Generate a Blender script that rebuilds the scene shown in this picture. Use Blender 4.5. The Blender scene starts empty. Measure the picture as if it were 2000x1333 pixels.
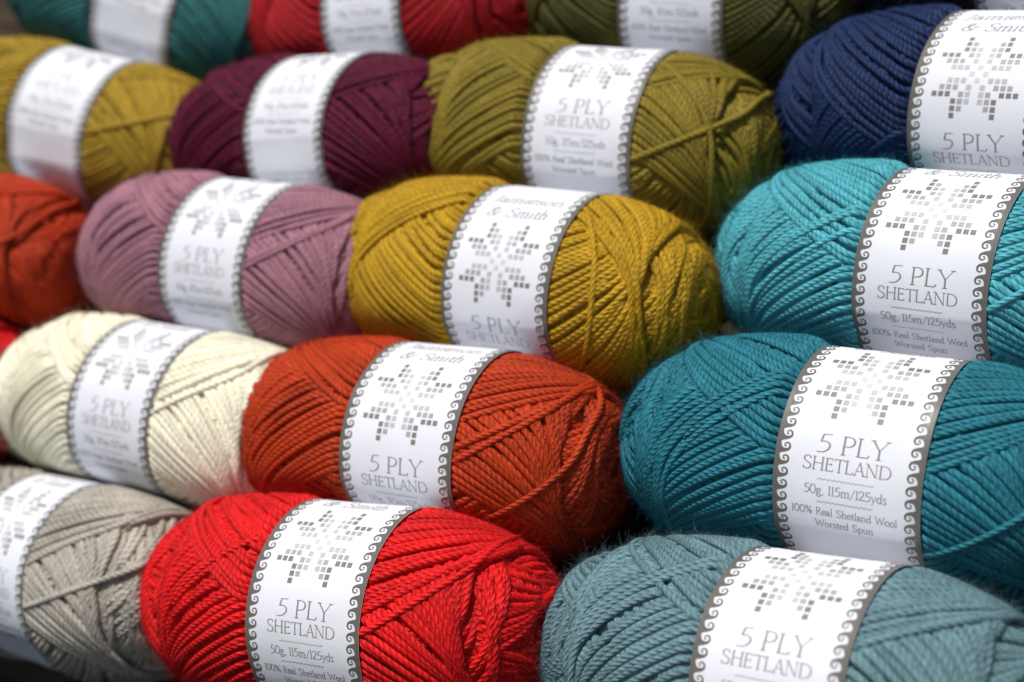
import bpy, math
import numpy as np

# ---------------------------------------------------------------- frame of reference
# Ball poses were measured in millimetres in the camera's own axes; the stand they lie on slopes
# at 35 degrees, its rows running level along U, climbing along V, with N its normal.
S = 0.00085                                   # measured millimetre -> metre
U = np.array([0.818, -0.1163, 0.5633]); U /= np.linalg.norm(U)
V = np.array([0.3984, 0.8210, -0.4090]); V -= V @ U * U; V /= np.linalg.norm(V)
N = np.cross(U, V)
SLOPE = math.radians(35)
ZW = math.cos(SLOPE) * N + math.sin(SLOPE) * V
XW = U
YW = np.cross(ZW, XW)
RW = np.stack([XW, YW, ZW])                   # camera axes -> world axes
CAM = np.array([0.0, 0.0, 0.75])

def to_world(p):
    return (np.asarray(p, float) * S) @ RW.T + CAM

# ---------------------------------------------------------------- camera, sky, sun, exposure
scene = bpy.context.scene
cd = bpy.data.cameras.new("camera")
cam = bpy.data.objects.new("camera", cd)
scene.collection.objects.link(cam)
m = np.eye(4); m[:3, :3] = RW; m[:3, 3] = CAM
from mathutils import Matrix, Vector
cam.matrix_world = Matrix(m.tolist())
cd.sensor_width = 36.0
cd.lens = 3002.0 / 2000.0 * 36.0
cd.clip_start = 0.01
cd.clip_end = 50.0
cd.dof.use_dof = True
cd.dof.focus_distance = 516 * S
cd.dof.aperture_fstop = 8.2
scene.camera = cam

SUN_CAM = np.array([-0.31, 0.83, 0.45]); SUN_CAM /= np.linalg.norm(SUN_CAM)
sw = RW @ SUN_CAM
elev = math.asin(sw[2])
azim = math.atan2(sw[0], sw[1])
world = bpy.data.worlds.new("World"); scene.world = world
world.use_nodes = True
nt = world.node_tree
sky = nt.nodes.new("ShaderNodeTexSky"); sky.sky_type = 'NISHITA'
sky.sun_disc = False; sky.sun_elevation = elev; sky.sun_rotation = azim
hs = nt.nodes.new("ShaderNodeHueSaturation"); hs.inputs["Saturation"].default_value = 0.7
nt.links.new(sky.outputs[0], hs.inputs["Color"])
nt.links.new(hs.outputs[0], nt.nodes["Background"].inputs[0])
nt.nodes["Background"].inputs[1].default_value = 0.08
sd = bpy.data.lights.new("sun", 'SUN'); sd.energy = 4.65; sd.angle = math.radians(0.55)
sd.color = (1.0, 0.965, 0.92)
sun = bpy.data.objects.new("sun", sd); scene.collection.objects.link(sun)
sun.rotation_euler = Vector(sw.tolist()).to_track_quat('Z', 'Y').to_euler()
sun.location = (0, 0, 3)
scene.view_settings.view_transform = 'Standard'
scene.view_settings.look = 'None'
scene.view_settings.exposure = 0.0
scene.view_settings.gamma = 1.0
scene.cycles.use_denoising = True
scene.cycles.max_bounces = 6
scene.cycles.diffuse_bounces = 4

# ---------------------------------------------------------------- materials
def mat(name):
    mt = bpy.data.materials.new(name); mt.use_nodes = True
    return mt, mt.node_tree, mt.node_tree.nodes["Principled BSDF"]

def math_node(t, op, a=None, b=None):
    n = t.nodes.new("ShaderNodeMath"); n.operation = op
    for i, v in enumerate((a, b)):
        if v is None: continue
        if isinstance(v, (int, float)): n.inputs[i].default_value = v
        else: t.links.new(v, n.inputs[i])
    return n.outputs[0]

def yarn_material(name, col, heather_glint=0.12, col2=None):
    mt, t, b = mat(name)
    uv = t.nodes.new("ShaderNodeUVMap"); uv.uv_map = "UVMap"
    sep = t.nodes.new("ShaderNodeSeparateXYZ"); t.links.new(uv.outputs[0], sep.inputs[0])
    # plies: |sin(pi(2v+u))| , u is length along the strand in twist pitches
    ph = math_node(t, 'MULTIPLY', math_node(t, 'ADD', math_node(t, 'MULTIPLY', sep.outputs[1], 5.0), sep.outputs[0]), math.pi)
    ply = math_node(t, 'ABSOLUTE', math_node(t, 'SINE', ph))
    ply = math_node(t, 'POWER', ply, 0.85)
    # fibres running with the plies
    fib = t.nodes.new("ShaderNodeTexNoise"); fib.inputs["Scale"].default_value = 1.0; fib.inputs["Detail"].default_value = 3.0
    cmb = t.nodes.new("ShaderNodeCombineXYZ")
    t.links.new(math_node(t, 'MULTIPLY', math_node(t, 'ADD', math_node(t, 'MULTIPLY', sep.outputs[1], 5.0), math_node(t, 'MULTIPLY', sep.outputs[0], 1.0)), 5.0), cmb.inputs[0])
    t.links.new(math_node(t, 'MULTIPLY', sep.outputs[0], 0.9), cmb.inputs[1])
    t.links.new(cmb.outputs[0], fib.inputs["Vector"])
    h = math_node(t, 'ADD', ply, math_node(t, 'MULTIPLY', fib.outputs[0], 0.8))
    bump = t.nodes.new("ShaderNodeBump"); bump.inputs["Strength"].default_value = 0.85
    bump.inputs["Distance"].default_value = 0.00034
    t.links.new(h, bump.inputs["Height"]); t.links.new(bump.outputs[0], b.inputs["Normal"])
    # slow tone drift along the dye lot plus fibre-to-fibre variation, its contrast raised to paint in glints
    geo = t.nodes.new("ShaderNodeNewGeometry")
    n2 = t.nodes.new("ShaderNodeTexNoise"); n2.inputs["Scale"].default_value = 55.0; n2.inputs["Detail"].default_value = 2.0
    t.links.new(geo.outputs["Position"], n2.inputs["Vector"])
    f = math_node(t, 'ADD', math_node(t, 'MULTIPLY', fib.outputs[0], heather_glint * 5), math_node(t, 'MULTIPLY', n2.outputs[0], heather_glint * 2.0))
    f = math_node(t, 'SUBTRACT', f, heather_glint * 3.5)
    wn = t.nodes.new("ShaderNodeTexWhiteNoise"); wn.noise_dimensions = '1D'
    t.links.new(math_node(t, 'FLOOR', sep.outputs[1]), wn.inputs["W"])
    f = math_node(t, 'ADD', f, math_node(t, 'MULTIPLY', math_node(t, 'SUBTRACT', wn.outputs[0], 0.5), 0.22))
    f = math_node(t, 'ADD', f, 1.0)
    mx = t.nodes.new("ShaderNodeVectorMath"); mx.operation = 'SCALE'
    mx.inputs[0].default_value = col; t.links.new(f, mx.inputs["Scale"])
    t.links.new(mx.outputs[0], b.inputs["Base Color"])
    b.inputs["Roughness"].default_value = 0.6
    b.inputs["Specular IOR Level"].default_value = 0.2
    b.inputs["Sheen Weight"].default_value = 0.06
    b.inputs["Sheen Roughness"].default_value = 0.4
    b.inputs["Sheen Tint"].default_value = (*[min(1, c * 0.6 + 0.4 * max(col)) for c in col], 1)
    return mt

def paper_material():
    mt, t, b = mat("label_paper")
    geo = t.nodes.new("ShaderNodeNewGeometry")
    n1 = t.nodes.new("ShaderNodeTexNoise"); n1.inputs["Scale"].default_value = 1400.0; n1.inputs["Detail"].default_value = 3.0
    n3 = t.nodes.new("ShaderNodeTexNoise"); n3.inputs["Scale"].default_value = 60.0
    t.links.new(geo.outputs["Position"], n1.inputs["Vector"]); t.links.new(geo.outputs["Position"], n3.inputs["Vector"])
    b1 = t.nodes.new("ShaderNodeBump"); b1.inputs["Strength"].default_value = 0.35; b1.inputs["Distance"].default_value = 0.00015
    b2 = t.nodes.new("ShaderNodeBump"); b2.inputs["Strength"].default_value = 0.35; b2.inputs["Distance"].default_value = 0.001
    t.links.new(n1.outputs[0], b1.inputs["Height"]); t.links.new(n3.outputs[0], b2.inputs["Height"])
    t.links.new(b2.outputs[0], b1.inputs["Normal"]); t.links.new(b1.outputs[0], b.inputs["Normal"])
    cr = t.nodes.new("ShaderNodeValToRGB")
    cr.color_ramp.elements[0].color = (0.655, 0.665, 0.71, 1); cr.color_ramp.elements[1].color = (0.71, 0.72, 0.76, 1)
    t.links.new(n3.outputs[0], cr.inputs[0]); t.links.new(cr.outputs[0], b.inputs["Base Color"])
    b.inputs["Roughness"].default_value = 0.55
    b.inputs["Specular IOR Level"].default_value = 0.35
    return mt

def ink_material(name, col, rough=0.42):
    mt, t, b = mat(name)
    geo = t.nodes.new("ShaderNodeNewGeometry")
    n1 = t.nodes.new("ShaderNodeTexNoise"); n1.inputs["Scale"].default_value = 2500.0
    t.links.new(geo.outputs["Position"], n1.inputs["Vector"])
    f = math_node(t, 'ADD', math_node(t, 'MULTIPLY', n1.outputs[0], 0.5), 0.75)
    mx = t.nodes.new("ShaderNodeVectorMath"); mx.operation = 'SCALE'
    mx.inputs[0].default_value = col; t.links.new(f, mx.inputs["Scale"])
    t.links.new(mx.outputs[0], b.inputs["Base Color"])
    b.inputs["Roughness"].default_value = rough
    b.inputs["Specular IOR Level"].default_value = 0.5
    return mt

PAPER = paper_material()
INK = [ink_material("ink_dark", (0.18, 0.165, 0.15)), ink_material("ink_mid", (0.33, 0.32, 0.31)),
       ink_material("ink_light", (0.43, 0.43, 0.43)), ink_material("ink_faint", (0.52, 0.52, 0.53)),
       ink_material("ink_border", (0.115, 0.105, 0.09), 0.38), ink_material("ink_text", (0.20, 0.185, 0.18))]

# ---------------------------------------------------------------- mesh helper
def make_mesh(name, verts, quads, mats, uvs=None, tris=None, mat_idx=None, smooth=True):
    me = bpy.data.meshes.new(name)
    verts = np.asarray(verts, np.float32)
    quads = np.asarray(quads, np.int32).reshape(-1, 4)
    nv = len(verts); nq = len(quads)
    nt_ = 0 if tris is None else len(tris)
    me.vertices.add(nv); me.vertices.foreach_set("co", verts.ravel())
    loops = quads.ravel()
    starts = np.arange(nq, dtype=np.int32) * 4
    tot = np.full(nq, 4, np.int32)
    if nt_:
        loops = np.concatenate([loops, np.asarray(tris, np.int32).ravel()])
        starts = np.concatenate([starts, nq * 4 + np.arange(nt_, dtype=np.int32) * 3])
        tot = np.concatenate([tot, np.full(nt_, 3, np.int32)])
    me.loops.add(len(loops)); me.loops.foreach_set("vertex_index", loops.astype(np.int32))
    me.polygons.add(nq + nt_)
    me.polygons.foreach_set("loop_start", starts)
    me.polygons.foreach_set("loop_total", tot)
    if smooth: me.polygons.foreach_set("use_smooth", np.ones(nq + nt_, bool))
    for mm in mats: me.materials.append(mm)
    if mat_idx is not None: me.polygons.foreach_set("material_index", np.asarray(mat_idx, np.int32))
    if uvs is not None:
        l = me.uv_layers.new(name="UVMap")
        l.data.foreach_set("uv", np.asarray(uvs, np.float32).ravel())
    me.update(calc_edges=True)
    return me

def link(name, me, parent=None):
    o = bpy.data.objects.new(name, me)
    scene.collection.objects.link(o)
    if parent is not None: o.parent = parent
    return o

# ---------------------------------------------------------------- ball poses (mm, camera axes)
POSES = {
    'red': ((-50.34, -99.94, -563.3), ((0.8468, 0.5275, 0.0681), (-0.0107, -0.111, 0.9938), (0.5318, -0.8423, -0.0883))),
    'teal': ((129.75, -44.56, -522.3), ((0.8176, 0.5436, 0.1899), (-0.099, -0.1923, 0.9763), (0.5672, -0.817, -0.1034))),
    'turquoise': ((166.23, 20.53, -556.78), ((0.7514, 0.6555, 0.0757), (-0.1304, 0.0351, 0.9908), (0.6469, -0.7544, 0.1119))),
    'rust': ((-21.06, -42.99, -595.75), ((0.8482, 0.5296, -0.0098), (-0.0696, 0.1298, 0.9891), (0.5251, -0.8382, 0.147))),
    'mustard': ((16.63, 20.56, -624.5), ((0.817, 0.5591, -0.1413), (-0.1258, 0.4119, 0.9025), (0.5628, -0.7196, 0.4068))),
    'steel': ((98.62, -108.57, -481.68), ((0.7847, 0.5509, 0.2844), (-0.0381, -0.415, 0.909), (0.6188, -0.7241, -0.3046))),
    'navy': ((193.9, 83.9, -587.27), ((0.7457, 0.653, -0.1327), (-0.1398, 0.348, 0.927), (0.6515, -0.6727, 0.3508))),
    'olive': ((46.38, 83.23, -659.73), ((0.8618, 0.4547, 0.2248), (-0.137, -0.2181, 0.9663), (0.4884, -0.8635, -0.1257))),
    'cream': ((-145.2, -33.71, -674.78), ((0.8188, 0.5568, 0.1398), (-0.113, -0.0825, 0.9902), (0.5629, -0.8265, -0.0046))),
    'mauve': ((-111.54, 31.47, -696.71), ((0.8279, 0.5427, 0.1416), (-0.1253, -0.0671, 0.9898), (0.5467, -0.8372, 0.0125))),
    'plum': ((-77.53, 92.06, -719.18), ((0.7928, 0.4682, 0.3903), (-0.0684, -0.5678, 0.8203), (0.6057, -0.677, -0.4181))),
    'gold': ((-215.43, 108.44, -803.23), ((0.8827, 0.2318, 0.4088), (-0.2483, -0.5085, 0.8245), (0.399, -0.8292, -0.3914))),
    'grey': ((-186.83, -99.6, -665.5), ((0.7338, 0.6779, 0.0444), (-0.0411, -0.0208, 0.9989), (0.6781, -0.7348, 0.0126))),
    'dark_olive': ((89.3, 152.38, -693.09), ((0.8515, 0.5041, 0.1442), (-0.1579, -0.0156, 0.9873), (0.5, -0.8635, 0.0663))),
    'crimson': ((-45.41, 157.64, -746.15), ((0.791, 0.5938, 0.1472), (-0.0618, -0.1618, 0.9849), (0.6086, -0.7882, -0.0913))),
    'green': ((-181.18, 174.68, -829.5), ((0.8968, 0.1413, 0.4193), (-0.3083, -0.4802, 0.8212), (0.3174, -0.8657, -0.3871))),
    'black': ((228.2, 154.5, -620.5), ((0.7387, 0.6583, -0.145), (-0.1276, 0.3478, 0.9289), (0.6619, -0.6676, 0.3409))),
    'rust_far': ((-274, 45, -785.0), ((0.8279, 0.5427, 0.1416), (-0.1253, -0.0671, 0.9898), (0.5467, -0.8372, 0.0125))),
    'red_far': ((-292, -17, -768.0), ((0.8188, 0.5568, 0.1398), (-0.113, -0.0825, 0.9902), (0.5629, -0.8265, -0.0046))),
}
CREASE = {'teal': 26.5, 'turquoise': 11.0, 'navy': 9.0, 'olive': 26, 'plum': 27, 'gold': 27, 'cream': 29, 'mauve': 17, 'mustard': -3, 'crimson': 25.5, 'dark_olive': 25.5}
W2 = 25.0      # half width of the paper band
RL = 42.0      # its radius
DY = 2.88      # yarn thickness

# ---------------------------------------------------------------- squash where balls press together
BAND_DIP = {'teal': 6.5, 'turquoise': 4.5, 'navy': 6.5, 'mustard': 2.0}     # how far the band pulls the wool in, on top
def facets(name):
    c, M = POSES[name]; c = np.array(c); M = np.array(M)
    out = []
    for o, (c2, M2) in POSES.items():
        if o == name: continue
        d = M.T @ (np.array(c2) - c)
        up = (np.array(c2) - c) @ V > 0
        if abs(d[0]) < 60 and np.hypot(d[1], d[2]) < 100:
            out.append((math.atan2(d[2], d[1]), np.hypot(d[1], d[2]) / 2, 10.0 if up else 18.0, BAND_DIP.get(name, 0.0) if up else 0.0))
    n = M.T @ (-N)
    g = BOARD(c) - 0.6
    out.append((math.atan2(n[2], n[1]), g, 18.0, 0.0))
    return out

BO = None
def BOARD(c):       # distance from a ball's centre to the board along its normal
    return float(c @ N - (BO[0] + BO[1] * (c @ U) + BO[2] * (c @ V)))

_A = []; _b = []
for c, M in POSES.values():
    c = np.array(c); _A.append([1, c @ U, c @ V]); _b.append(c @ N)
BO = np.linalg.lstsq(np.array(_A), np.array(_b), rcond=None)[0]
BO[0] -= 43.0

def squash(P, fac):
    r = np.hypot(P[:, 1], P[:, 2]); az = np.arctan2(P[:, 2], P[:, 1])
    q = np.ones_like(r)
    for a, D0, kk, ex in fac:
        cth = np.clip(np.cos(az - a), 0, 1)
        D = D0 - ex * np.clip((36 - np.abs(P[:, 0])) / 9.0, 0, 1)
        q *= (1 + (r * cth / D) ** kk) ** (-1 / kk) if D0 < 46 else 1.0
    out = P.copy(); out[:, 1] *= q; out[:, 2] *= q
    return out

# ---------------------------------------------------------------- winding
def smin(a, b, k):
    h = np.clip(0.5 + 0.5 * (b - a) / k, 0, 1)
    return b * (1 - h) + a * h - k * h * (1 - h)

def polar_profile(a, b, X0, n=2.55):
    x = np.linspace(-a, a, 4001) + X0
    r = b * np.maximum(1 - np.abs((x - X0) / a) ** n, 0) ** (1 / n)
    pin = RL - 0.75 + 9.0 * np.clip((np.abs(x) - W2 - 0.3) / 9.0, 0, 1) ** 1.1
    r = smin(r, pin, 1.2)
    r = np.maximum(r, 0)
    al = np.arctan2(r, x)[::-1]; rho = np.hypot(r, x)[::-1]
    return al, rho

NA, NZ = 260, 340
def wind(seed, T, strays=(), ds=1.35, gscale=1.0, a=92.0, b=45.0, x0=-15.5, gamma=31.0, side=8):
    rng = np.random.default_rng(seed)
    al, rho = polar_profile(a, b, x0)
    acell = (np.arange(NA) + 0.5) / NA * np.pi
    rF = np.interp(acell, al, rho)
    step_h = 1.68 * DY
    def endf(al_):        # the layers thin out towards both ends
        d_ = np.degrees(np.minimum(al_, np.pi - al_))
        q_ = np.clip((d_ - 17) / 16, 0, 1)
        return 0.25 + 0.75 * q_ * q_ * (3 - 2 * q_)
    hm = np.repeat((-3.9 * step_h * endf(acell))[:, None], NZ, 1)     # height of the wool over the outer profile

    def idx(P):
        rr = np.linalg.norm(P, axis=1)
        ia = np.clip((np.arccos(np.clip(P[:, 0] / rr, -1, 1)) / np.pi * NA).astype(int), 0, NA - 1)
        iz = ((np.arctan2(P[:, 2], P[:, 1]) / (2 * np.pi)) % 1.0 * NZ).astype(int) % NZ
        return ia, iz

    def rhoF(P):
        return np.interp(np.arccos(np.clip(P[:, 0] / np.linalg.norm(P, axis=1), -1, 1)), al, rho)

    loops = []
    plan = []          # centre azimuth, angle to the axis, layer, wobble, age inside its layer
    TL = [rng.uniform(0, 2 * np.pi) for _ in range(3)] + [T]
    for k in range(14):
        plan.append((rng.uniform(0, 6.28), math.radians(rng.uniform(0.8, 5.5)), 0, 0.3, rng.uniform(0, 3)))
    for L, (lo, hi, K) in enumerate(((6.0, 11.0, 30), (8.0, 18.0, 37), (13.0, 23.0, 41), (gamma - 2.2, gamma + 2.5, 45))):
        gam = []; off = []
        while len(gam) <= K:     # groups of parallel strands keep one angle
            gl = rng.integers(9, 17)
            gam += [rng.uniform(lo, hi)] * gl; off += [rng.normal() * 0.006] * gl
        gam = np.array(gam); off = np.array(off)
        for _ in range(3): gam[1:-1] = (gam[:-2] + gam[1:-1] * 2 + gam[2:]) / 4
        for k in range(K, -1, -1):
            c = TL[L] - k * np.pi / K + off[k] + rng.normal() * 0.0055
            for odd in (1, 0):
                plan.append((c + odd * np.pi, math.radians(gam[k] + rng.normal() * 0.8), L, 0.22, k * np.pi / K))
    for (dc, g) in strays:
        plan.append((T + math.radians(dc), math.radians(g), 4, 0.6, 0.0))
    psi = np.linspace(0, 2 * np.pi, 721)[:-1]
    depth = {0: 2.7 * step_h, 1: 1.85 * step_h, 2: step_h, 3: 0.0, 4: -0.9}
    for c, g, L, wob, age in plan:
        w = np.array([0, -math.cos(c), -math.sin(c)])
        dw = np.array([0, math.sin(c), -math.cos(c)])
        p = math.cos(g) * np.array([1.0, 0, 0]) + math.sin(g) * dw
        d = np.cos(psi)[:, None] * p + np.sin(psi)[:, None] * w
        nrm = np.cross(p, w)
        a1, a2, p1, p2 = rng.normal(0, 0.008, 2).tolist() + rng.uniform(0, 6.28, 2).tolist()
        d = d + (wob * 2 * (a1 * np.sin(2 * psi + p1) + a2 * np.sin(5 * psi + p2) * 0.6))[:, None] * nrm
        d /= np.linalg.norm(d, axis=1)[:, None]
        # near each end the strand slides round the rim instead of cutting straight across
        al_ = np.arccos(np.clip(d[:, 0], -1, 1)); az_ = np.arctan2(d[:, 2], d[:, 1])
        fl = g + math.radians(0.8)
        al_ = -smin(-al_, np.full_like(al_, -fl), math.radians(3.5)); al_ = smin(al_, np.full_like(al_, math.pi - fl), math.radians(3.5))
        d = np.stack([np.cos(al_), np.sin(al_) * np.cos(az_), np.sin(al_) * np.sin(az_)], 1)
        P = d * np.interp(np.arccos(np.clip(d[:, 0], -1, 1)), al, rho)[:, None]
        seg = np.linalg.norm(np.roll(P, -1, 0) - P, axis=1)
        cum = np.concatenate([[0], np.cumsum(seg)]); Lt = cum[-1]
        n = int(Lt / ds)
        s = np.arange(n) * Lt / n
        Pc = np.concatenate([P, P[:1]])
        P = np.stack([np.interp(s, cum, Pc[:, i]) for i in range(3)], 1)
        t = np.roll(P, -1, 0) - np.roll(P, 1, 0); t /= np.linalg.norm(t, axis=1)[:, None]
        rad = P / np.linalg.norm(P, axis=1)[:, None]
        sd_ = np.cross(t, rad); sd_ /= np.linalg.norm(sd_, axis=1)[:, None]
        # which of the two crossing families is newer here: the other strand through this point has its
        # own centre at 2*theta - c
        ang = np.arccos(np.clip(rad[:, 0], -1, 1))
        thl = np.arctan2(-P[:, 2], -P[:, 1])
        if L < 4:
            age2 = (TL[L] + 0.02 - (2 * thl - c)) % np.pi
            topf = (age + 0.02 < age2).astype(float)
        else: topf = np.ones(n)
        kr = np.array([1, 2, 3, 2, 1]) / 9.0
        topf = sum(np.roll(topf, j - 2) * kr[j] for j in range(5))
        near_rim = np.clip(1 - (np.minimum(ang, np.pi - ang) - g) / math.radians(9), 0, 1)
        lift_ = (topf - 1) * 0.86 * DY * (1 - 0.2 * near_rim) - near_rim * age / np.pi * 0.5 * DY
        hc = np.interp(ang, al, rho) - depth[L] * endf(ang) - DY / 2 + lift_
        under_band = np.abs(rad[:, 0] * hc) < W2 + 1.0
        # nothing may poke through the paper band
        rr = np.hypot(rad[:, 1], rad[:, 2]) * hc
        mx_r = RL - 0.9 - DY / 2
        sc = np.where(under_band & (rr > mx_r), mx_r / np.maximum(rr, 1e-6), 1.0)
        hc = hc * sc
        for _ in range(2): hc = (np.roll(hc, 1) + 2 * hc + np.roll(hc, -1)) / 4
        C = rad * hc[:, None]
        for o in (-0.40, -0.3, -0.2, -0.1, 0, 0.1, 0.2, 0.3, 0.40):
            top = hc + DY / 2 * math.sqrt(max(0, 1 - (o * 1.9) ** 2))
            for f in (0, 0.5):
                Q = C + sd_ * o * DY + t * f * ds
                ia, iz = idx(Q)
                np.maximum.at(hm, (ia, iz), top - rhoF(C))
        loops.append((C, hc, sd_, t, L))
    # ---- visible pieces -> tubes
    VV = []; QQ = []; UVs = []; base = 0
    fz_p = []; fz_n = []; fz_t = []
    ang8 = np.arange(side) / side * 2 * np.pi
    for sid, (C, hc, sd0, t0, L) in enumerate(loops):
        n = len(C)
        keep = np.zeros(n, bool)
        for o in (-0.45, 0, 0.45):
            ia, iz = idx(C + sd0 * o * DY)
            keep |= (hc - rhoF(C) + DY / 2 * math.sqrt(1 - o * o * 3.2) + 0.6) >= hm[ia, iz]
        keep &= np.abs(C[:, 0]) > W2 - 2.0
        k2 = keep.copy()
        for k in (-2, -1, 1, 2): k2 |= np.roll(keep, k)
        if not k2.any(): continue
        t = np.roll(C, -1, 0) - np.roll(C, 1, 0); t /= np.linalg.norm(t, axis=1)[:, None]
        rad = C / np.linalg.norm(C, axis=1)[:, None]
        sd_ = np.cross(t, rad); sd_ /= np.linalg.norm(sd_, axis=1)[:, None]
        nn = np.cross(sd_, t)
        r0 = DY / 2 * (0.91 + 0.04 * np.sin(np.arange(n) * 0.21 + rng.uniform(0, 6)) + rng.normal() * 0.035)
        ring = C[:, None] + (np.cos(ang8)[None, :, None] * sd_[:, None] + 0.92 * np.sin(ang8)[None, :, None] * nn[:, None]) * r0[:, None, None]
        u = np.arange(n + 1) * ds / 2.6 + rng.uniform(0, 1)
        idxmap = np.full(n, -1); idxmap[k2] = np.arange(k2.sum())
        VV.append(ring[k2].reshape(-1, 3))
        i0 = np.nonzero(k2 & np.roll(k2, -1))[0]
        i1 = (i0 + 1) % n
        j = np.arange(side); jn = (j + 1) % side
        A = base + idxmap[i0][:, None] * side; B = base + idxmap[i1][:, None] * side
        q = np.stack([A + j, A + jn, B + jn, B + j], -1).reshape(-1, 4)
        QQ.append(q)
        u0 = u[i0][:, None] * np.ones(side); u1 = u[i0 + 1][:, None] * np.ones(side)
        v0 = (j / side)[None] * np.ones((len(i0), 1)) + sid; v1 = v0 + 1 / side
        UVs.append(np.stack([np.stack([u0, v0], -1), np.stack([u0, v1], -1), np.stack([u1, v1], -1), np.stack([u1, v0], -1)], 2).reshape(-1, 2))
        base += int(k2.sum()) * side
        kk = np.nonzero(keep & (np.abs(C[:, 0]) > W2 + 1))[0]
        if len(kk):
            fz_p.append(C[kk] + nn[kk] * DY * 0.38); fz_n.append(nn[kk]); fz_t.append(t[kk])
    V_ = np.concatenate(VV); Q_ = np.concatenate(QQ); UV_ = np.concatenate(UVs)
    # core: the packed yarn underneath
    low = hm.copy()
    for ax, rng_ in ((0, 3), (1, 3)):
        for k in range(-rng_, rng_ + 1): low = np.minimum(low, np.roll(hm, k, ax))
    ca, cz = 64, 84
    Al = (np.arange(ca + 1)) / ca * np.pi; Az = np.arange(cz) / cz * 2 * np.pi
    ia = np.clip((Al / np.pi * NA).astype(int), 0, NA - 1); iz = (Az / (2 * np.pi) * NZ).astype(int) % NZ
    rc = low[ia][:, iz] - 0.9 + np.interp(Al, al, rho)[:, None]
    rc[0] = rc[0].mean(); rc[-1] = rc[-1].mean()
    CV = np.stack([np.cos(Al)[:, None] * rc, np.sin(Al)[:, None] * rc * np.cos(Az), np.sin(Al)[:, None] * rc * np.sin(Az)], -1).reshape(-1, 3)
    bx = np.hypot(CV[:, 1], CV[:, 2]); lim = np.where(np.abs(CV[:, 0]) < W2 + 1, RL - 1.6, 99)
    sc = np.minimum(1, lim / np.maximum(bx, 1e-6)); CV[:, 1] *= sc; CV[:, 2] *= sc
    gi, gj = np.meshgrid(np.arange(ca), np.arange(cz), indexing='ij')
    gn = (gj + 1) % cz
    CQ = np.stack([gi * cz + gj, (gi + 1) * cz + gj, (gi + 1) * cz + gn, gi * cz + gn], -1).reshape(-1, 4) + len(V_)
    cu = np.stack([gi, gi + 1, gi + 1, gi], -1).reshape(-1); cv = np.stack([gj, gj, gj + 1, gj + 1], -1).reshape(-1)
    UV_ = np.concatenate([UV_, np.stack([cu * 0.9, cv / 3.0], -1)])
    V_ = np.concatenate([V_, CV]); Q_ = np.concatenate([Q_, CQ])
    return V_, Q_, UV_, (np.concatenate(fz_p), np.concatenate(fz_n), np.concatenate(fz_t)), rng

def fuzz(fz, rng, count, width=0.055):
    """loose wool fibres standing off the strands: thin curled ribbons"""
    p, n, t = fz
    i = rng.integers(0, len(p), count)
    P = p[i]; Nn = n[i]; Tt = t[i]
    Sd = np.cross(Tt, Nn)
    K = 6
    ln = np.where(rng.random(count) < 0.8, rng.gamma(2.5, 0.62, count) + 0.5, rng.gamma(2.5, 1.5, count) + 1.0)
    ln = np.minimum(ln, 9)
    th = rng.uniform(0, 2 * np.pi, count)
    lift = rng.uniform(0.1, 0.92, count)
    d = (np.cos(th)[:, None] * Tt + np.sin(th)[:, None] * Sd) * np.sqrt(1 - lift ** 2)[:, None] + Nn * lift[:, None]
    curl = rng.normal(0, 0.55, (count, 3)) + -0.22 * Nn
    pts = [P]
    cur = P.copy()
    for k in range(K):
        dd = d + curl * (k / K) * 1.6 + rng.normal(0, 0.10, (count, 3))
        dd /= np.linalg.norm(dd, axis=1)[:, None]
        cur = cur + dd * (ln / K)[:, None]
        pts.append(cur)
    pts = np.stack(pts, 1)
    wdir = rng.normal(size=(count, 3)); wdir -= (wdir * d).sum(1)[:, None] * d
    wdir /= np.linalg.norm(wdir, axis=1)[:, None]
    taper = np.array([1, 1, .95, .9, .8, .65, .35])[None, :, None]
    w = wdir[:, None] * taper * width / 2
    V_ = np.stack([pts - w, pts + w], 2).reshape(-1, 3)
    b = (np.arange(count) * (K + 1) * 2)[:, None] + np.arange(K)[None] * 2
    Q = np.stack([b, b + 1, b + 3, b + 2], -1).reshape(-1, 4)
    uv = np.tile(np.array([[0.3, 0.1], [0.3, 0.2], [0.6, 0.2], [0.6, 0.1]]), (len(Q), 1))
    return V_, Q, uv

# ---------------------------------------------------------------- printed matter
def catmull(pts, n=7):
    P = np.array(pts, float)
    P = np.vstack([2 * P[0] - P[1], P, 2 * P[-1] - P[-2]])
    out = []
    for i in range(1, len(P) - 2):
        for k in range(n):
            t = k / n
            out.append(0.5 * ((2 * P[i]) + (-P[i - 1] + P[i + 1]) * t + (2 * P[i - 1] - 5 * P[i] + 4 * P[i + 1] - P[i + 2]) * t * t + (-P[i - 1] + 3 * P[i] - 3 * P[i + 1] + P[i + 2]) * t ** 3))
    out.append(P[-2])
    return np.array(out)

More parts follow.
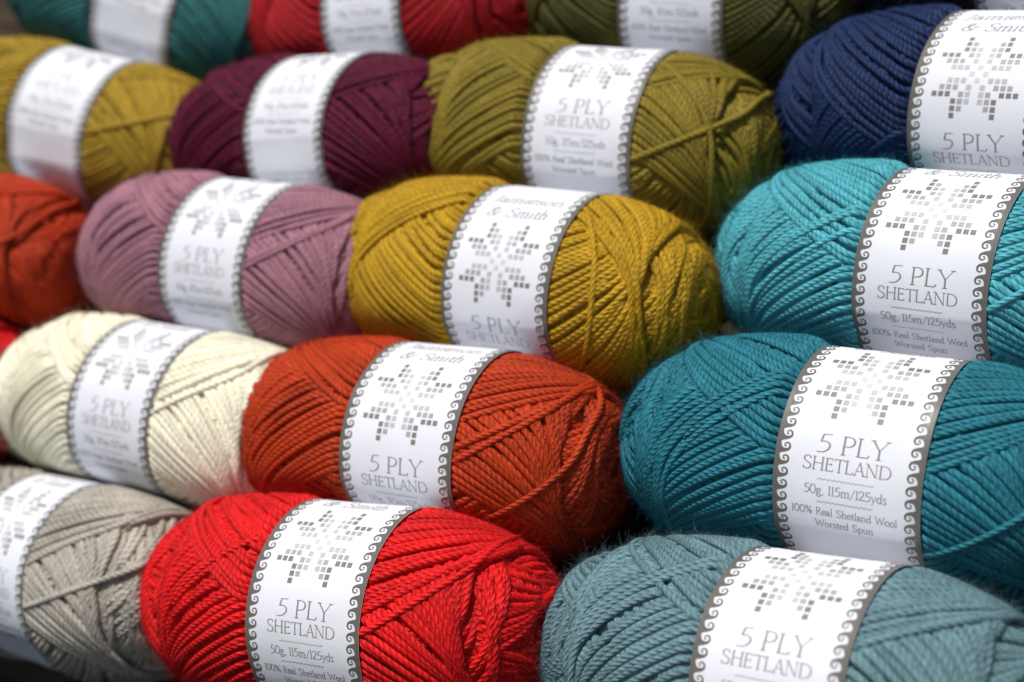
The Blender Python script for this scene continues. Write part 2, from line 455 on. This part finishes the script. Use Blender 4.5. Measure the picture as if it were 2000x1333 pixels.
# stroke glyphs: advance, [(kind, points)], kinds: l line, c curve, h hairline, f serif foot (x, y, half length)
SER = .085
G = {
 ' ': (.36, []),
 'S': (.60, [('c', [(.49,.80),(.44,.95),(.29,1.01),(.13,.93),(.08,.77),(.15,.62),(.31,.51),(.47,.39),(.53,.23),(.45,.06),(.27,-.01),(.11,.03),(.05,.19)])]),
 'H': (.80, [('l', [(.13,0),(.13,1)]), ('l', [(.66,0),(.66,1)]), ('l', [(.13,.53),(.66,.53)]), ('f', (.13,0)), ('f', (.13,1)), ('f', (.66,0)), ('f', (.66,1))]),
 'E': (.60, [('l', [(.13,0),(.13,1)]), ('l', [(.05,.985),(.47,.985),(.48,.88)]), ('l', [(.13,.54),(.42,.54)]), ('l', [(.05,.015),(.50,.015),(.54,.14)]), ('l', [(.42,.47),(.42,.61)])]),
 'T': (.66, [('l', [(.33,0),(.33,1)]), ('l', [(.02,.86),(.03,.985),(.63,.985),(.64,.86)]), ('f', (.33,0))]),
 'L': (.56, [('l', [(.13,0),(.13,1)]), ('f', (.13,1)), ('l', [(.05,.015),(.48,.015),(.54,.15)])]),
 'A': (.72, [('h', [(.09,0),(.36,1.0)]), ('l', [(.36,1.02),(.64,0)]), ('l', [(.18,.34),(.55,.34)]), ('f', (.09,0)), ('f', (.64,0))]),
 'N': (.82, [('h', [(.13,0),(.13,1)]), ('l', [(.12,1),(.68,0)]), ('h', [(.68,0),(.68,1)]), ('f', (.13,0)), ('f', (.08,1)), ('f', (.68,1))]),
 'D': (.82, [('l', [(.13,0),(.13,1)]), ('c', [(.05,.985),(.33,.985),(.56,.90),(.71,.68),(.74,.48),(.69,.25),(.55,.08),(.33,.015),(.05,.015)])]),
 'P': (.60, [('l', [(.14,0),(.14,1)]), ('c', [(.05,.985),(.28,.99),(.45,.93),(.53,.76),(.49,.58),(.36,.47),(.14,.45)]), ('f', (.14,0))]),
 'Y': (.68, [('l', [(.06,1),(.35,.47)]), ('h', [(.64,1),(.35,.47)]), ('l', [(.35,.49),(.35,0)]), ('f', (.35,0)), ('f', (.06,1)), ('f', (.64,1))]),
 'R': (.66, [('l', [(.14,0),(.14,1)]), ('c', [(.05,.985),(.28,.99),(.45,.93),(.50,.77),(.46,.60),(.34,.51),(.14,.49)]), ('l', [(.28,.49),(.60,.0)]), ('f', (.14,0)), ('f', (.60,0))]),
 'W': (1.02, [('l', [(.06,1),(.30,0)]), ('h', [(.30,0),(.52,.92)]), ('l', [(.50,.92),(.73,0)]), ('h', [(.73,0),(.96,1)]), ('f', (.06,1)), ('f', (.96,1))]),
 'J': (.40, [('c', [(.24,1),(.24,.6),(.23,.15),(.16,-.10),(.02,-.22)]), ('f', (.24,1))]),
 '5': (.56, [('l', [(.16,.97),(.50,1.0)]), ('l', [(.17,.98),(.12,.57)]), ('c', [(.12,.57),(.30,.60),(.46,.50),(.50,.32),(.42,.13),(.25,.01),(.03,.0)])]),
 '0': (.60, [('c', [(.30,1),(.14,.90),(.07,.66),(.07,.36),(.14,.10),(.30,0),(.46,.10),(.53,.34),(.53,.64),(.46,.90),(.30,1),(.14,.90)])]),
 '1': (.30, [('l', [(.15,0),(.15,1)]), ('h', [(.03,.93),(.15,1)]), ('f', (.15,0))]),
 '2': (.54, [('c', [(.06,.78),(.12,.94),(.27,1.0),(.42,.92),(.45,.74),(.36,.50),(.20,.25),(.03,.03)]), ('l', [(.03,.03),(.48,.03),(.51,.16)])]),
 '4': (.58, [('h', [(.38,1),(.03,.30)]), ('l', [(.03,.30),(.54,.30)]), ('l', [(.38,1),(.38,0)])]),
 '%': (.80, [('c', [(.19,1),(.08,.90),(.06,.72),(.16,.56),(.28,.64),(.31,.84),(.19,1),(.08,.9)]), ('h', [(.64,1.02),(.16,-.02)]), ('c', [(.61,.44),(.50,.34),(.48,.16),(.58,0),(.70,.08),(.73,.28),(.61,.44),(.5,.34)])]),
 '/': (.50, [('h', [(.04,-.15),(.46,1.05)])]),
 ',': (.24, [('c', [(.12,.06),(.14,-.02),(.10,-.12),(.04,-.18)])]),
 '&': (.92, [('c', [(.62,.0),(.42,.28),(.24,.55),(.22,.80),(.33,.97),(.46,.90),(.44,.72),(.26,.55),(.10,.36),(.06,.16),(.18,.01),(.40,.02),(.56,.18),(.66,.40),(.78,.55),(.90,.52)])]),
 'a': (.47, [('c', [(.07,.47),(.12,.58),(.24,.61),(.33,.52),(.34,.40),(.34,.12),(.38,.02),(.46,.03)]), ('c', [(.34,.36),(.18,.32),(.06,.22),(.06,.08),(.16,.0),(.28,.05),(.34,.14)])]),
 'm': (.86, [('l', [(.12,0),(.12,.60)]), ('c', [(.12,.46),(.22,.59),(.34,.60),(.41,.50),(.42,.36)]), ('l', [(.42,.40),(.42,0)]), ('c', [(.42,.46),(.52,.59),(.64,.60),(.71,.50),(.72,.36)]), ('l', [(.72,.40),(.72,0)]), ('f', (.12,0)), ('f', (.42,0)), ('f', (.72,0)), ('h', [(.04,.57),(.12,.60)])]),
 'n': (.56, [('l', [(.12,0),(.12,.60)]), ('c', [(.12,.46),(.22,.59),(.34,.60),(.42,.50),(.43,.36)]), ('l', [(.43,.40),(.43,0)]), ('f', (.12,0)), ('f', (.43,0)), ('h', [(.04,.57),(.12,.60)])]),
 'u': (.56, [('l', [(.12,.60),(.12,.22)]), ('c', [(.12,.26),(.14,.08),(.24,.0),(.34,.04),(.43,.16)]), ('l', [(.43,.60),(.43,0)]), ('h', [(.04,.59),(.12,.60)]), ('h', [(.35,.59),(.43,.60)]), ('h', [(.43,0),(.52,.02)])]),
 'i': (.26, [('l', [(.13,0),(.13,.60)]), ('f', (.13,0)), ('h', [(.04,.57),(.13,.60)]), ('l', [(.13,.80),(.13,.87)])]),
 'e': (.46, [('c', [(.07,.33),(.41,.36),(.38,.53),(.25,.61),(.12,.53),(.06,.34),(.08,.13),(.20,.0),(.33,.02),(.42,.12)])]),
 's': (.37, [('c', [(.30,.50),(.24,.60),(.14,.60),(.07,.52),(.10,.40),(.20,.31),(.30,.22),(.31,.09),(.22,.0),(.12,.0),(.05,.10)])]),
 'o': (.52, [('c', [(.26,.61),(.12,.53),(.06,.30),(.12,.08),(.26,0),(.40,.08),(.46,.30),(.40,.53),(.26,.61),(.12,.53)])]),
 't': (.34, [('l', [(.15,.82),(.15,.16)]), ('c', [(.15,.18),(.17,.04),(.25,.0),(.33,.05)]), ('l', [(.04,.58),(.31,.58)])]),
 'h': (.56, [('l', [(.12,0),(.12,1.05)]), ('c', [(.12,.44),(.22,.58),(.34,.60),(.42,.50),(.43,.36)]), ('l', [(.43,.40),(.43,0)]), ('f', (.12,0)), ('f', (.43,0)), ('h', [(.04,1.02),(.12,1.05)])]),
 'l': (.26, [('l', [(.13,0),(.13,1.05)]), ('f', (.13,0)), ('h', [(.05,1.02),(.13,1.05)])]),
 'd': (.54, [('c', [(.40,.50),(.27,.61),(.13,.52),(.06,.30),(.11,.08),(.23,.0),(.34,.06),(.41,.18)]), ('l', [(.41,0),(.41,1.05)]), ('h', [(.33,1.02),(.41,1.05)]), ('h', [(.41,0),(.50,.02)])]),
 'r': (.40, [('l', [(.12,0),(.12,.60)]), ('c', [(.12,.42),(.20,.56),(.29,.61),(.37,.56)]), ('f', (.12,0)), ('h', [(.04,.57),(.12,.60)])]),
 'p': (.54, [('l', [(.12,-.30),(.12,.60)]), ('c', [(.12,.46),(.22,.59),(.36,.58),(.47,.42),(.46,.20),(.36,.03),(.23,.0),(.12,.10)]), ('f', (.12,-.30)), ('h', [(.04,.57),(.12,.60)])]),
 'g': (.50, [('c', [(.24,.61),(.11,.55),(.08,.41),(.15,.28),(.28,.27),(.38,.36),(.38,.51),(.24,.61),(.11,.55)]), ('h', [(.35,.57),(.46,.61)]), ('c', [(.15,.28),(.10,.18),(.16,.09),(.32,.05),(.42,-.05),(.40,-.20),(.26,-.29),(.10,-.25),(.05,-.12),(.14,.0),(.2,.06)])]),
 'y': (.50, [('l', [(.06,.60),(.26,.03)]), ('h', [(.45,.60),(.26,.03),(.18,-.20),(.06,-.29)]), ('h', [(.0,.60),(.12,.60)]), ('h', [(.38,.60),(.50,.60)])]),
 'z': (.44, [('l', [(.05,.50),(.06,.59),(.38,.59)]), ('l', [(.38,.59),(.05,.02)]), ('l', [(.05,.02),(.38,.02),(.40,.12)])]),
}

class Ink:
    """collects flat strokes in label space (s across, arc down), each a hair above the one before"""
    def __init__(self): self.v = []; self.q = []; self.m = []; self.n = 0; self.layer = 0
    def strip(self, C, w, mi=0):
        C = np.asarray(C, float)
        if len(C) < 2: return
        t = np.gradient(C, axis=0); t /= np.maximum(np.linalg.norm(t, axis=1), 1e-9)[:, None]
        nrm = np.stack([-t[:, 1], t[:, 0]], 1)
        w = np.broadcast_to(np.asarray(w, float), (len(C),))[:, None] / 2
        a = C + nrm * w; b = C - nrm * w
        P = np.stack([a, b], 1).reshape(-1, 2)
        self.add(P, [[2 * i, 2 * i + 1, 2 * i + 3, 2 * i + 2] for i in range(len(C) - 1)], mi)
    def add(self, P, quads, mi=0):
        z = 0.050 + 0.0035 * (self.layer % 9); self.layer += 1
        P = np.asarray(P, float)
        self.v.append(np.column_stack([P, np.full(len(P), z)]))
        self.q += [[self.n + i for i in q] for q in quads]
        self.m += [mi] * len(quads); self.n += len(P)
    def done(self): return np.concatenate(self.v), np.array(self.q), np.array(self.m)

def text(ink, s, x0, x1, base, H, thick, thin, slant=0.0, mi=0, track=0.0):
    adv = sum(G[c][0] + track for c in s)
    k = (x1 - x0) / (adv - track)
    x = x0
    for c in s:
        w, st = G[c]
        for kind, pts in st:
            if kind == 'f':
                pts_ = [(pts[0] - SER * (1.2), pts[1]), (pts[0] + SER * 1.2, pts[1])]; kind2 = 'h'
            else: pts_, kind2 = pts, kind
            P = catmull(pts_) if kind2 == 'c' else np.array(pts_, float)
            if kind2 != 'c':   # densify lines so that they follow the curve of the band
                Q = [P[0]]
                for a, b in zip(P[:-1], P[1:]):
                    m_ = max(1, int(np.linalg.norm((b - a) * H) / 1.2))
                    for j in range(1, m_ + 1): Q.append(a + (b - a) * j / m_)
                P = np.array(Q)
            X = x + (P[:, 0]) * k + slant * P[:, 1] * H
            Yv = base - P[:, 1] * H
            C = np.stack([X, Yv], 1)
            t = np.gradient(C, axis=0) if len(C) > 1 else C
            tl = np.maximum(np.linalg.norm(t, axis=1), 1e-9)
            vert = np.abs(t[:, 1]) / tl
            w_ = thin + (thick - thin) * (vert ** 1.5 if kind2 != 'h' else 0)
            ink.strip(C, w_, mi)
        x += (w + track) * k

def build_prints():
    M_ = Ink(); L = Ink()
    text(M_, "Jamieson", -17.0, 16.5, -56.4, 5.0, .66, .36, .28)
    text(M_, "& Smith", -14.8, 13.5, -48.2, 5.0, .66, .36, .28)
    text(L, "5", -11.2, -6.4, 0.0, 6.0, .62, .27, .06)
    text(L, "PLY", -3.3, 12.6, 0.0, 6.0, .64, .28, .0)
    text(L, "SHETLAND", -15.1, 14.9, 5.8, 4.15, .46, .23, .0)
    text(L, "50g, 115m/125yds", -14.0, 14.0, 13.5, 2.9, .33, .19)
    text(L, "100% Real Shetland Wool", -18.2, 17.6, 20.5, 2.45, .29, .18)
    text(L, "Worsted Spun", -10.2, 9.6, 24.7, 2.45, .29, .18)
    text(L, "Suggested needle size", -14.5, 14.5, 47.5, 2.2, .30, .18)
    text(L, "4mm", -3.5, 3.5, 51.5, 2.2, .30, .18)
    for y in (8.6, 16.0, 43.5):
        x = np.linspace(-9.6, 9.4, 80)
        L.strip(np.stack([x, y + 0.22 * np.sin((x + 9.6) / 19 * 2 * np.pi * 12)], 1), .17)
    Sn = Ink()
    rows = {0: {3: 0}, 1: {3: 0, 2: 1}, 2: {3: 0, 2: 1, 1: 2}, 3: {6: 0, 5: 0, 4: 0, 2: 1, 1: 2},
            4: {5: 1, 4: 1, 3: 1, 1: 2}, 5: {4: 2, 3: 2, 2: 2, 0: 3}, 6: {1: 3}}
    p = 2.60; hs = p * 0.37
    for r in range(13):
        rr = rows[r if r <= 6 else 12 - r]
        if r == 7: rr = {4: 2, 3: 2, 2: 2, 0: 3}
        for c, sh in rr.items():
            for sg in ((1, -1) if c else (1,)):
                cx, cy = sg * c * p, -43.6 + r * p
                Sn.add([(cx - hs, cy - hs), (cx + hs, cy - hs), (cx + hs, cy + hs), (cx - hs, cy + hs)], [[0, 1, 2, 3]], sh)
    Bds = (Ink(), Ink())
    P_ = 2 * np.pi * RL / 65
    def border(sgn, Bd):
        def tr(Q):        # border space (a from the edge inwards, y down) -> label space; the far side is turned by 180 degrees
            Q = np.asarray(Q, float)
            return np.stack([-W2 + Q[:, 0], Q[:, 1]], 1) if sgn < 0 else np.stack([W2 - Q[:, 0], -Q[:, 1]], 1)
        n = 260
        y = np.linspace(-np.pi * RL, np.pi * RL, n + 1)
        P = np.concatenate([tr(np.stack([np.full(n + 1, .0), y], 1)), tr(np.stack([np.full(n + 1, 1.62), y], 1))])
        Bd.add(P, [[i, i + 1, n + 2 + i, n + 1 + i] for i in range(n)])
        for k in range(65):
            y0 = -np.pi * RL + k * P_
            # wave back: fills between the strip and the lower rim of the curl
            up = catmull([(1.5, .10), (1.75, 1.2), (2.15, 2.0), (2.75, 2.45), (3.45, 2.45)], 4)
            lo = catmull([(1.5, 4.35), (2.3, 3.95), (3.3, 3.72), (4.2, 3.25), (4.75, 2.5)], 4)
            m_ = min(len(up), len(lo))
            Q = np.concatenate([up[:m_], lo[:m_]])
            Q = tr(Q + np.array([0, y0]))
            Bd.add(Q, [[i, i + 1, m_ + i + 1, m_ + i] for i in range(m_ - 1)])
            # curl
            sp = catmull([(3.62, 1.62), (3.35, 1.82), (3.02, 1.62), (2.98, 1.18), (3.45, .74), (4.15, .72), (4.72, 1.2), (4.86, 1.95), (4.55, 2.6), (3.9, 3.05)], 4)
            w = np.interp(np.linspace(0, 1, len(sp)), [0, .12, .3, .55, .8, 1], [.62, .42, .34, .52, .75, .9])
            Bd.strip(tr(sp + np.array([0, y0])), w)
    border(-1, Bds[0]); border(1, Bds[1])
    return M_.done(), L.done(), Sn.done(), Bds[0].done(), Bds[1].done()

PRINTS = build_prints()
PRINT_NAMES = ("maker_name", "lettering", "snowflake_motif", "scroll_border", "scroll_border")

def wrap(Pm, fac, lumps):
    """label space (s, arc, lift) -> ball space on the paper surface"""
    th = Pm[:, 1] / RL
    r = RL + Pm[:, 2] + lumps(Pm[:, 0], th)
    P = np.stack([Pm[:, 0], -r * np.cos(th), -r * np.sin(th)], 1)
    return squash(P, fac)

def label_meshes(name, fac, seed):
    rng = np.random.default_rng(seed + 77)
    ph = rng.uniform(0, 6.28, 6); am = rng.uniform(0.03, 0.11, 3)
    fold = CREASE.get(name, rng.uniform(23, 30)) / RL; half = math.radians(10.5)
    folds = [(fold + half, half), (fold + half + math.radians(46), math.radians(9)), (-1.9 + rng.normal() * .2, math.radians(9))]
    def lumps(s, th):     # the paper is not perfectly taut: it is creased where it was folded, and bows a little
        fl = 0
        for f0, hf in folds:
            d = np.abs((th - f0 + s * 0.0012 + np.pi) % (2 * np.pi) - np.pi)
            fl = fl + np.where(d < hf, RL * (math.cos(hf) / np.cos(np.minimum(d, hf)) - 1), 0)
        return fl + am[0] * np.sin(3 * th + ph[0] + s * .05) + am[1] * np.sin(5 * th + ph[1] - s * .08) + am[2] * 0.6 * np.sin(11 * th + ph[2] + s * .12) + 0.0007 * s * s * (0.4 + 0.6 * np.sin(2 * th + ph[3]))*.4
    nt_, ns = 360, 14
    th = np.linspace(-np.pi, np.pi, nt_ + 1)[:-1] * RL; s = np.linspace(-W2, W2, ns + 1)
    A, B = np.meshgrid(th, s, indexing='ij')
    outer = np.stack([B.ravel(), A.ravel(), np.zeros(A.size)], 1)
    inner = outer.copy(); inner[:, 2] = -0.28
    Vv = np.concatenate([wrap(outer, fac, lumps), wrap(inner, fac, lumps)])
    m_ = ns + 1
    q = []
    i = np.arange(nt_)[:, None]; j = np.arange(ns)[None]
    i2 = (i + 1) % nt_
    q.append(np.stack([i * m_ + j, i * m_ + j + 1, i2 * m_ + j + 1, i2 * m_ + j], -1).reshape(-1, 4))
    O = nt_ * m_
    q.append(np.stack([O + i * m_ + j, O + i2 * m_ + j, O + i2 * m_ + j + 1, O + i * m_ + j + 1], -1).reshape(-1, 4))
    i = np.arange(nt_); i2 = (i + 1) % nt_
    for jj, fl in ((0, 0), (ns, 1)):
        a, b, c, d = i * m_ + jj, i2 * m_ + jj, O + i2 * m_ + jj, O + i * m_ + jj
        q.append(np.stack([a, b, c, d] if not fl else [a, d, c, b], -1))
    band = make_mesh("paper_band", Vv * S, np.concatenate(q), [PAPER])
    res = [band]
    for (P, Q, mi), nm, mats in zip(PRINTS, PRINT_NAMES, ([INK[5]], [INK[5]], INK[:4], [INK[4]], [INK[4]])):
        W_ = wrap(P, fac, lumps)
        # wind every face outwards
        c = W_[Q].mean(1); n_ = np.cross(W_[Q[:, 2]] - W_[Q[:, 0]], W_[Q[:, 3]] - W_[Q[:, 1]])
        flip = (n_[:, 1] * c[:, 1] + n_[:, 2] * c[:, 2]) < 0
        Q = Q.copy(); Q[flip] = Q[flip][:, ::-1]
        res.append(make_mesh(nm, W_ * S, Q, mats, mat_idx=mi, smooth=False))
    return res

# ---------------------------------------------------------------- the balls
# name: colour, newest-strand angle below the lettering's base line (deg), stray strands, fuzz, label text
D_ = math.radians
# half length of a ball, and how far its middle lies from the band (mm): the band is never quite centred
LEN = {'cream': 100.0, 'mauve': 96.0, 'plum': 94.0, 'gold': 98.0, 'grey': 98.0, 'rust_far': 95.0, 'mustard': 94.0, 'olive': 96.0, 'red': 91.5}
MID = {'cream': -9.5, 'mauve': -14.0, 'gold': -8.0, 'grey': -8.0, 'rust_far': -11.0, 'mustard': -19.0, 'olive': -21.0, 'red': -14.0}
BALLS = {
 'red':        ((.68, .008, .009), 12, ((190, 27), (112, 28), (-4, 27)), 9000, "bright red ball of wool in the front row, in front of the rust one"),
 'teal':       ((.020, .17, .222), 18, ((108, 27), (111, 27), (114, 27.5), (118, 28), (215, 20)), 9000, "deep teal ball of wool between the turquoise ball and the grey-blue one"),
 'turquoise':  ((.078, .37, .43), 10, ((196, 27), (116, 27), (119, 27), (130, 26)), 8500, "pale turquoise ball of wool under the navy one"),
 'rust':       ((.45, .039, .006), -15, ((196, 26), (203, 27), (234, 18)), 9000, "burnt orange ball of wool between the cream and the teal balls"),
 'mustard':    ((.46, .265, .010), -92, ((-20, 40),), 8500, "mustard yellow ball of wool with the maker's full name showing on its band"),
 'steel':      ((.135, .235, .262), 10, ((112, 27), (116, 27)), 9000, "dusty grey-blue ball of wool at the front right corner"),
 'navy':       ((.010, .024, .082), 22, ((130, 29), (145, 26), (148, 26)), 6000, "navy blue ball of wool behind the turquoise one"),
 'olive':      ((.225, .165, .018), 0, ((216, 20), (-60, 28)), 6500, "olive green ball of wool with a stray strand on its right, behind the mustard one"),
 'cream':      ((.88, .84, .65), 8, ((189, 30),), 5000, "cream white ball of wool left of the burnt orange one"),
 'mauve':      ((.35, .16, .205), 2, ((192, 27), (197, 27)), 4500, "dusty pink ball of wool between the cream and the plum balls"),
 'plum':       ((.095, .003, .022), 28, ((9, 26),), 3000, "dark plum purple ball of wool between the gold and the olive balls"),
 'gold':       ((.37, .235, .018), 5, ((220, 20),), 3000, "old gold ball of wool left of the dark plum one"),
 'grey':       ((.42, .385, .325), 0, ((200, 16), (186, 27)), 6000, "undyed warm grey ball of wool in the front left corner"),
 'dark_olive': ((.075, .072, .014), -40, (), 2500, "dark moss green ball of wool at the back, above the olive one"),
 'crimson':    ((.36, .006, .011), -50, (), 2500, "crimson red ball of wool at the back between the sea green and moss green ones"),
 'green':      ((.030, .15, .15), 30, ((2, 28),), 2500, "sea green ball of wool in the far left back corner"),
 'black':      ((.011, .011, .022), 10, (), 2000, "near black ball of wool at the back right, above the navy one"),
 'rust_far':   ((.43, .034, .006), -10, ((222, 21),), 2500, "burnt orange ball of wool cut by the left edge, left of the dusty pink one"),
 'red_far':    ((.68, .008, .009), 0, (), 2500, "bright red ball of wool barely showing at the left edge, left of the cream one"),
}
for bi, (nm, (col, Tdeg, strays, nf, lab)) in enumerate(BALLS.items()):
    c, M = POSES[nm]; M = np.array(M)
    root = bpy.data.objects.new("yarn_ball", None)
    scene.collection.objects.link(root)
    root.empty_display_size = 0.02
    mw = np.eye(4); mw[:3, :3] = RW @ M; mw[:3, 3] = to_world(c)
    root.matrix_world = Matrix(mw.tolist())
    root["label"] = lab; root["category"] = "ball of wool"
    root["group"] = "balls of wool stacked in rows on the sloping stand"
    fac = facets(nm)
    rng0 = np.random.default_rng(500 + bi)
    far = nf <= 3000
    V_, Q_, UV_, fz, rng = wind(100 + bi, D_(Tdeg), strays, ds=1.8 if far else 1.35, x0=MID.get(nm, -15.5), a=LEN.get(nm, 90.0) + rng0.normal() * 0.8, b=44.8 + rng0.normal() * 0.4, gamma=26.5 + rng0.normal() * 1.2, side=6 if far else 8)
    Vf, Qf, UVf = fuzz(fz, rng, nf * 7, 0.10 if far else 0.058)
    Vf = Vf[:]
    allv = squash(np.concatenate([V_, Vf]), fac)
    me = make_mesh("wound_yarn", allv * S, np.concatenate([Q_, Qf + len(V_)]), [yarn_material("wool_" + nm, col, 0.34 if nm == 'grey' else 0.20)], uvs=np.concatenate([UV_, UVf]))
    link("wound_yarn", me, root)
    ms = label_meshes(nm, fac, 900 + bi)
    band = link("paper_band", ms[0], root)
    for mm, n_ in zip(ms[1:], PRINT_NAMES):
        link(n_, mm, band)

# ---------------------------------------------------------------- the sloping stand under them
mt, t, b = mat("dark_stained_wood")
tc = t.nodes.new("ShaderNodeTexCoord"); mp = t.nodes.new("ShaderNodeMapping")
mp.inputs["Scale"].default_value = (9, 130, 60)
t.links.new(tc.outputs["Object"], mp.inputs[0])
n1 = t.nodes.new("ShaderNodeTexNoise"); n1.inputs["Scale"].default_value = 1.0; n1.inputs["Detail"].default_value = 6.0
t.links.new(mp.outputs[0], n1.inputs["Vector"])
cr = t.nodes.new("ShaderNodeValToRGB")
cr.color_ramp.elements[0].color = (0.015, 0.010, 0.007, 1); cr.color_ramp.elements[1].color = (0.065, 0.045, 0.03, 1)
cr.color_ramp.elements[0].position = 0.3; cr.color_ramp.elements[1].position = 0.75
t.links.new(n1.outputs[0], cr.inputs[0]); t.links.new(cr.outputs[0], b.inputs["Base Color"])
bp = t.nodes.new("ShaderNodeBump"); bp.inputs["Strength"].default_value = 0.6; bp.inputs["Distance"].default_value = 0.001
t.links.new(n1.outputs[0], bp.inputs["Height"]); t.links.new(bp.outputs[0], b.inputs["Normal"])
b.inputs["Roughness"].default_value = 0.85
b.inputs["Specular IOR Level"].default_value = 0.1
us = np.linspace(-900, 60, 25); vs = np.linspace(60, 560, 15)
uu, vv = np.meshgrid(us, vs, indexing='ij')
def bpt(u, v, off): return U * u + V * v + N * (BO[0] + BO[1] * u + BO[2] * v + off)
top = np.array([bpt(u, v, 0) for u, v in zip(uu.ravel(), vv.ravel())])
bot = np.array([bpt(u, v, -14) for u, v in zip(uu.ravel(), vv.ravel())])
Vb = to_world(np.concatenate([top, bot])) ; nu, nv = uu.shape
q = []
for i in range(nu - 1):
    for j in range(nv - 1):
        a = i * nv + j; q.append([a, a + nv, a + nv + 1, a + 1]); a += nu * nv; q.append([a, a + 1, a + nv + 1, a + nv])
O = nu * nv
for i in range(nu - 1):
    a, b_ = i * nv, (i + 1) * nv; q.append([a, O + a, O + b_, b_])
    a, b_ = i * nv + nv - 1, (i + 1) * nv + nv - 1; q.append([a, b_, O + b_, O + a])
for j in range(nv - 1):
    a, b_ = j, j + 1; q.append([a, b_, O + b_, O + a])
    a, b_ = (nu - 1) * nv + j, (nu - 1) * nv + j + 1; q.append([a, O + a, O + b_, b_])
cen = Vb.mean(0)
st = link("display_board", make_mesh("display_board", Vb - cen, q, [mt], smooth=False))
st.location = cen.tolist()
st["label"] = "dark brown sloping board the balls of wool lie on, seen at the bottom left"
st["category"] = "display board"
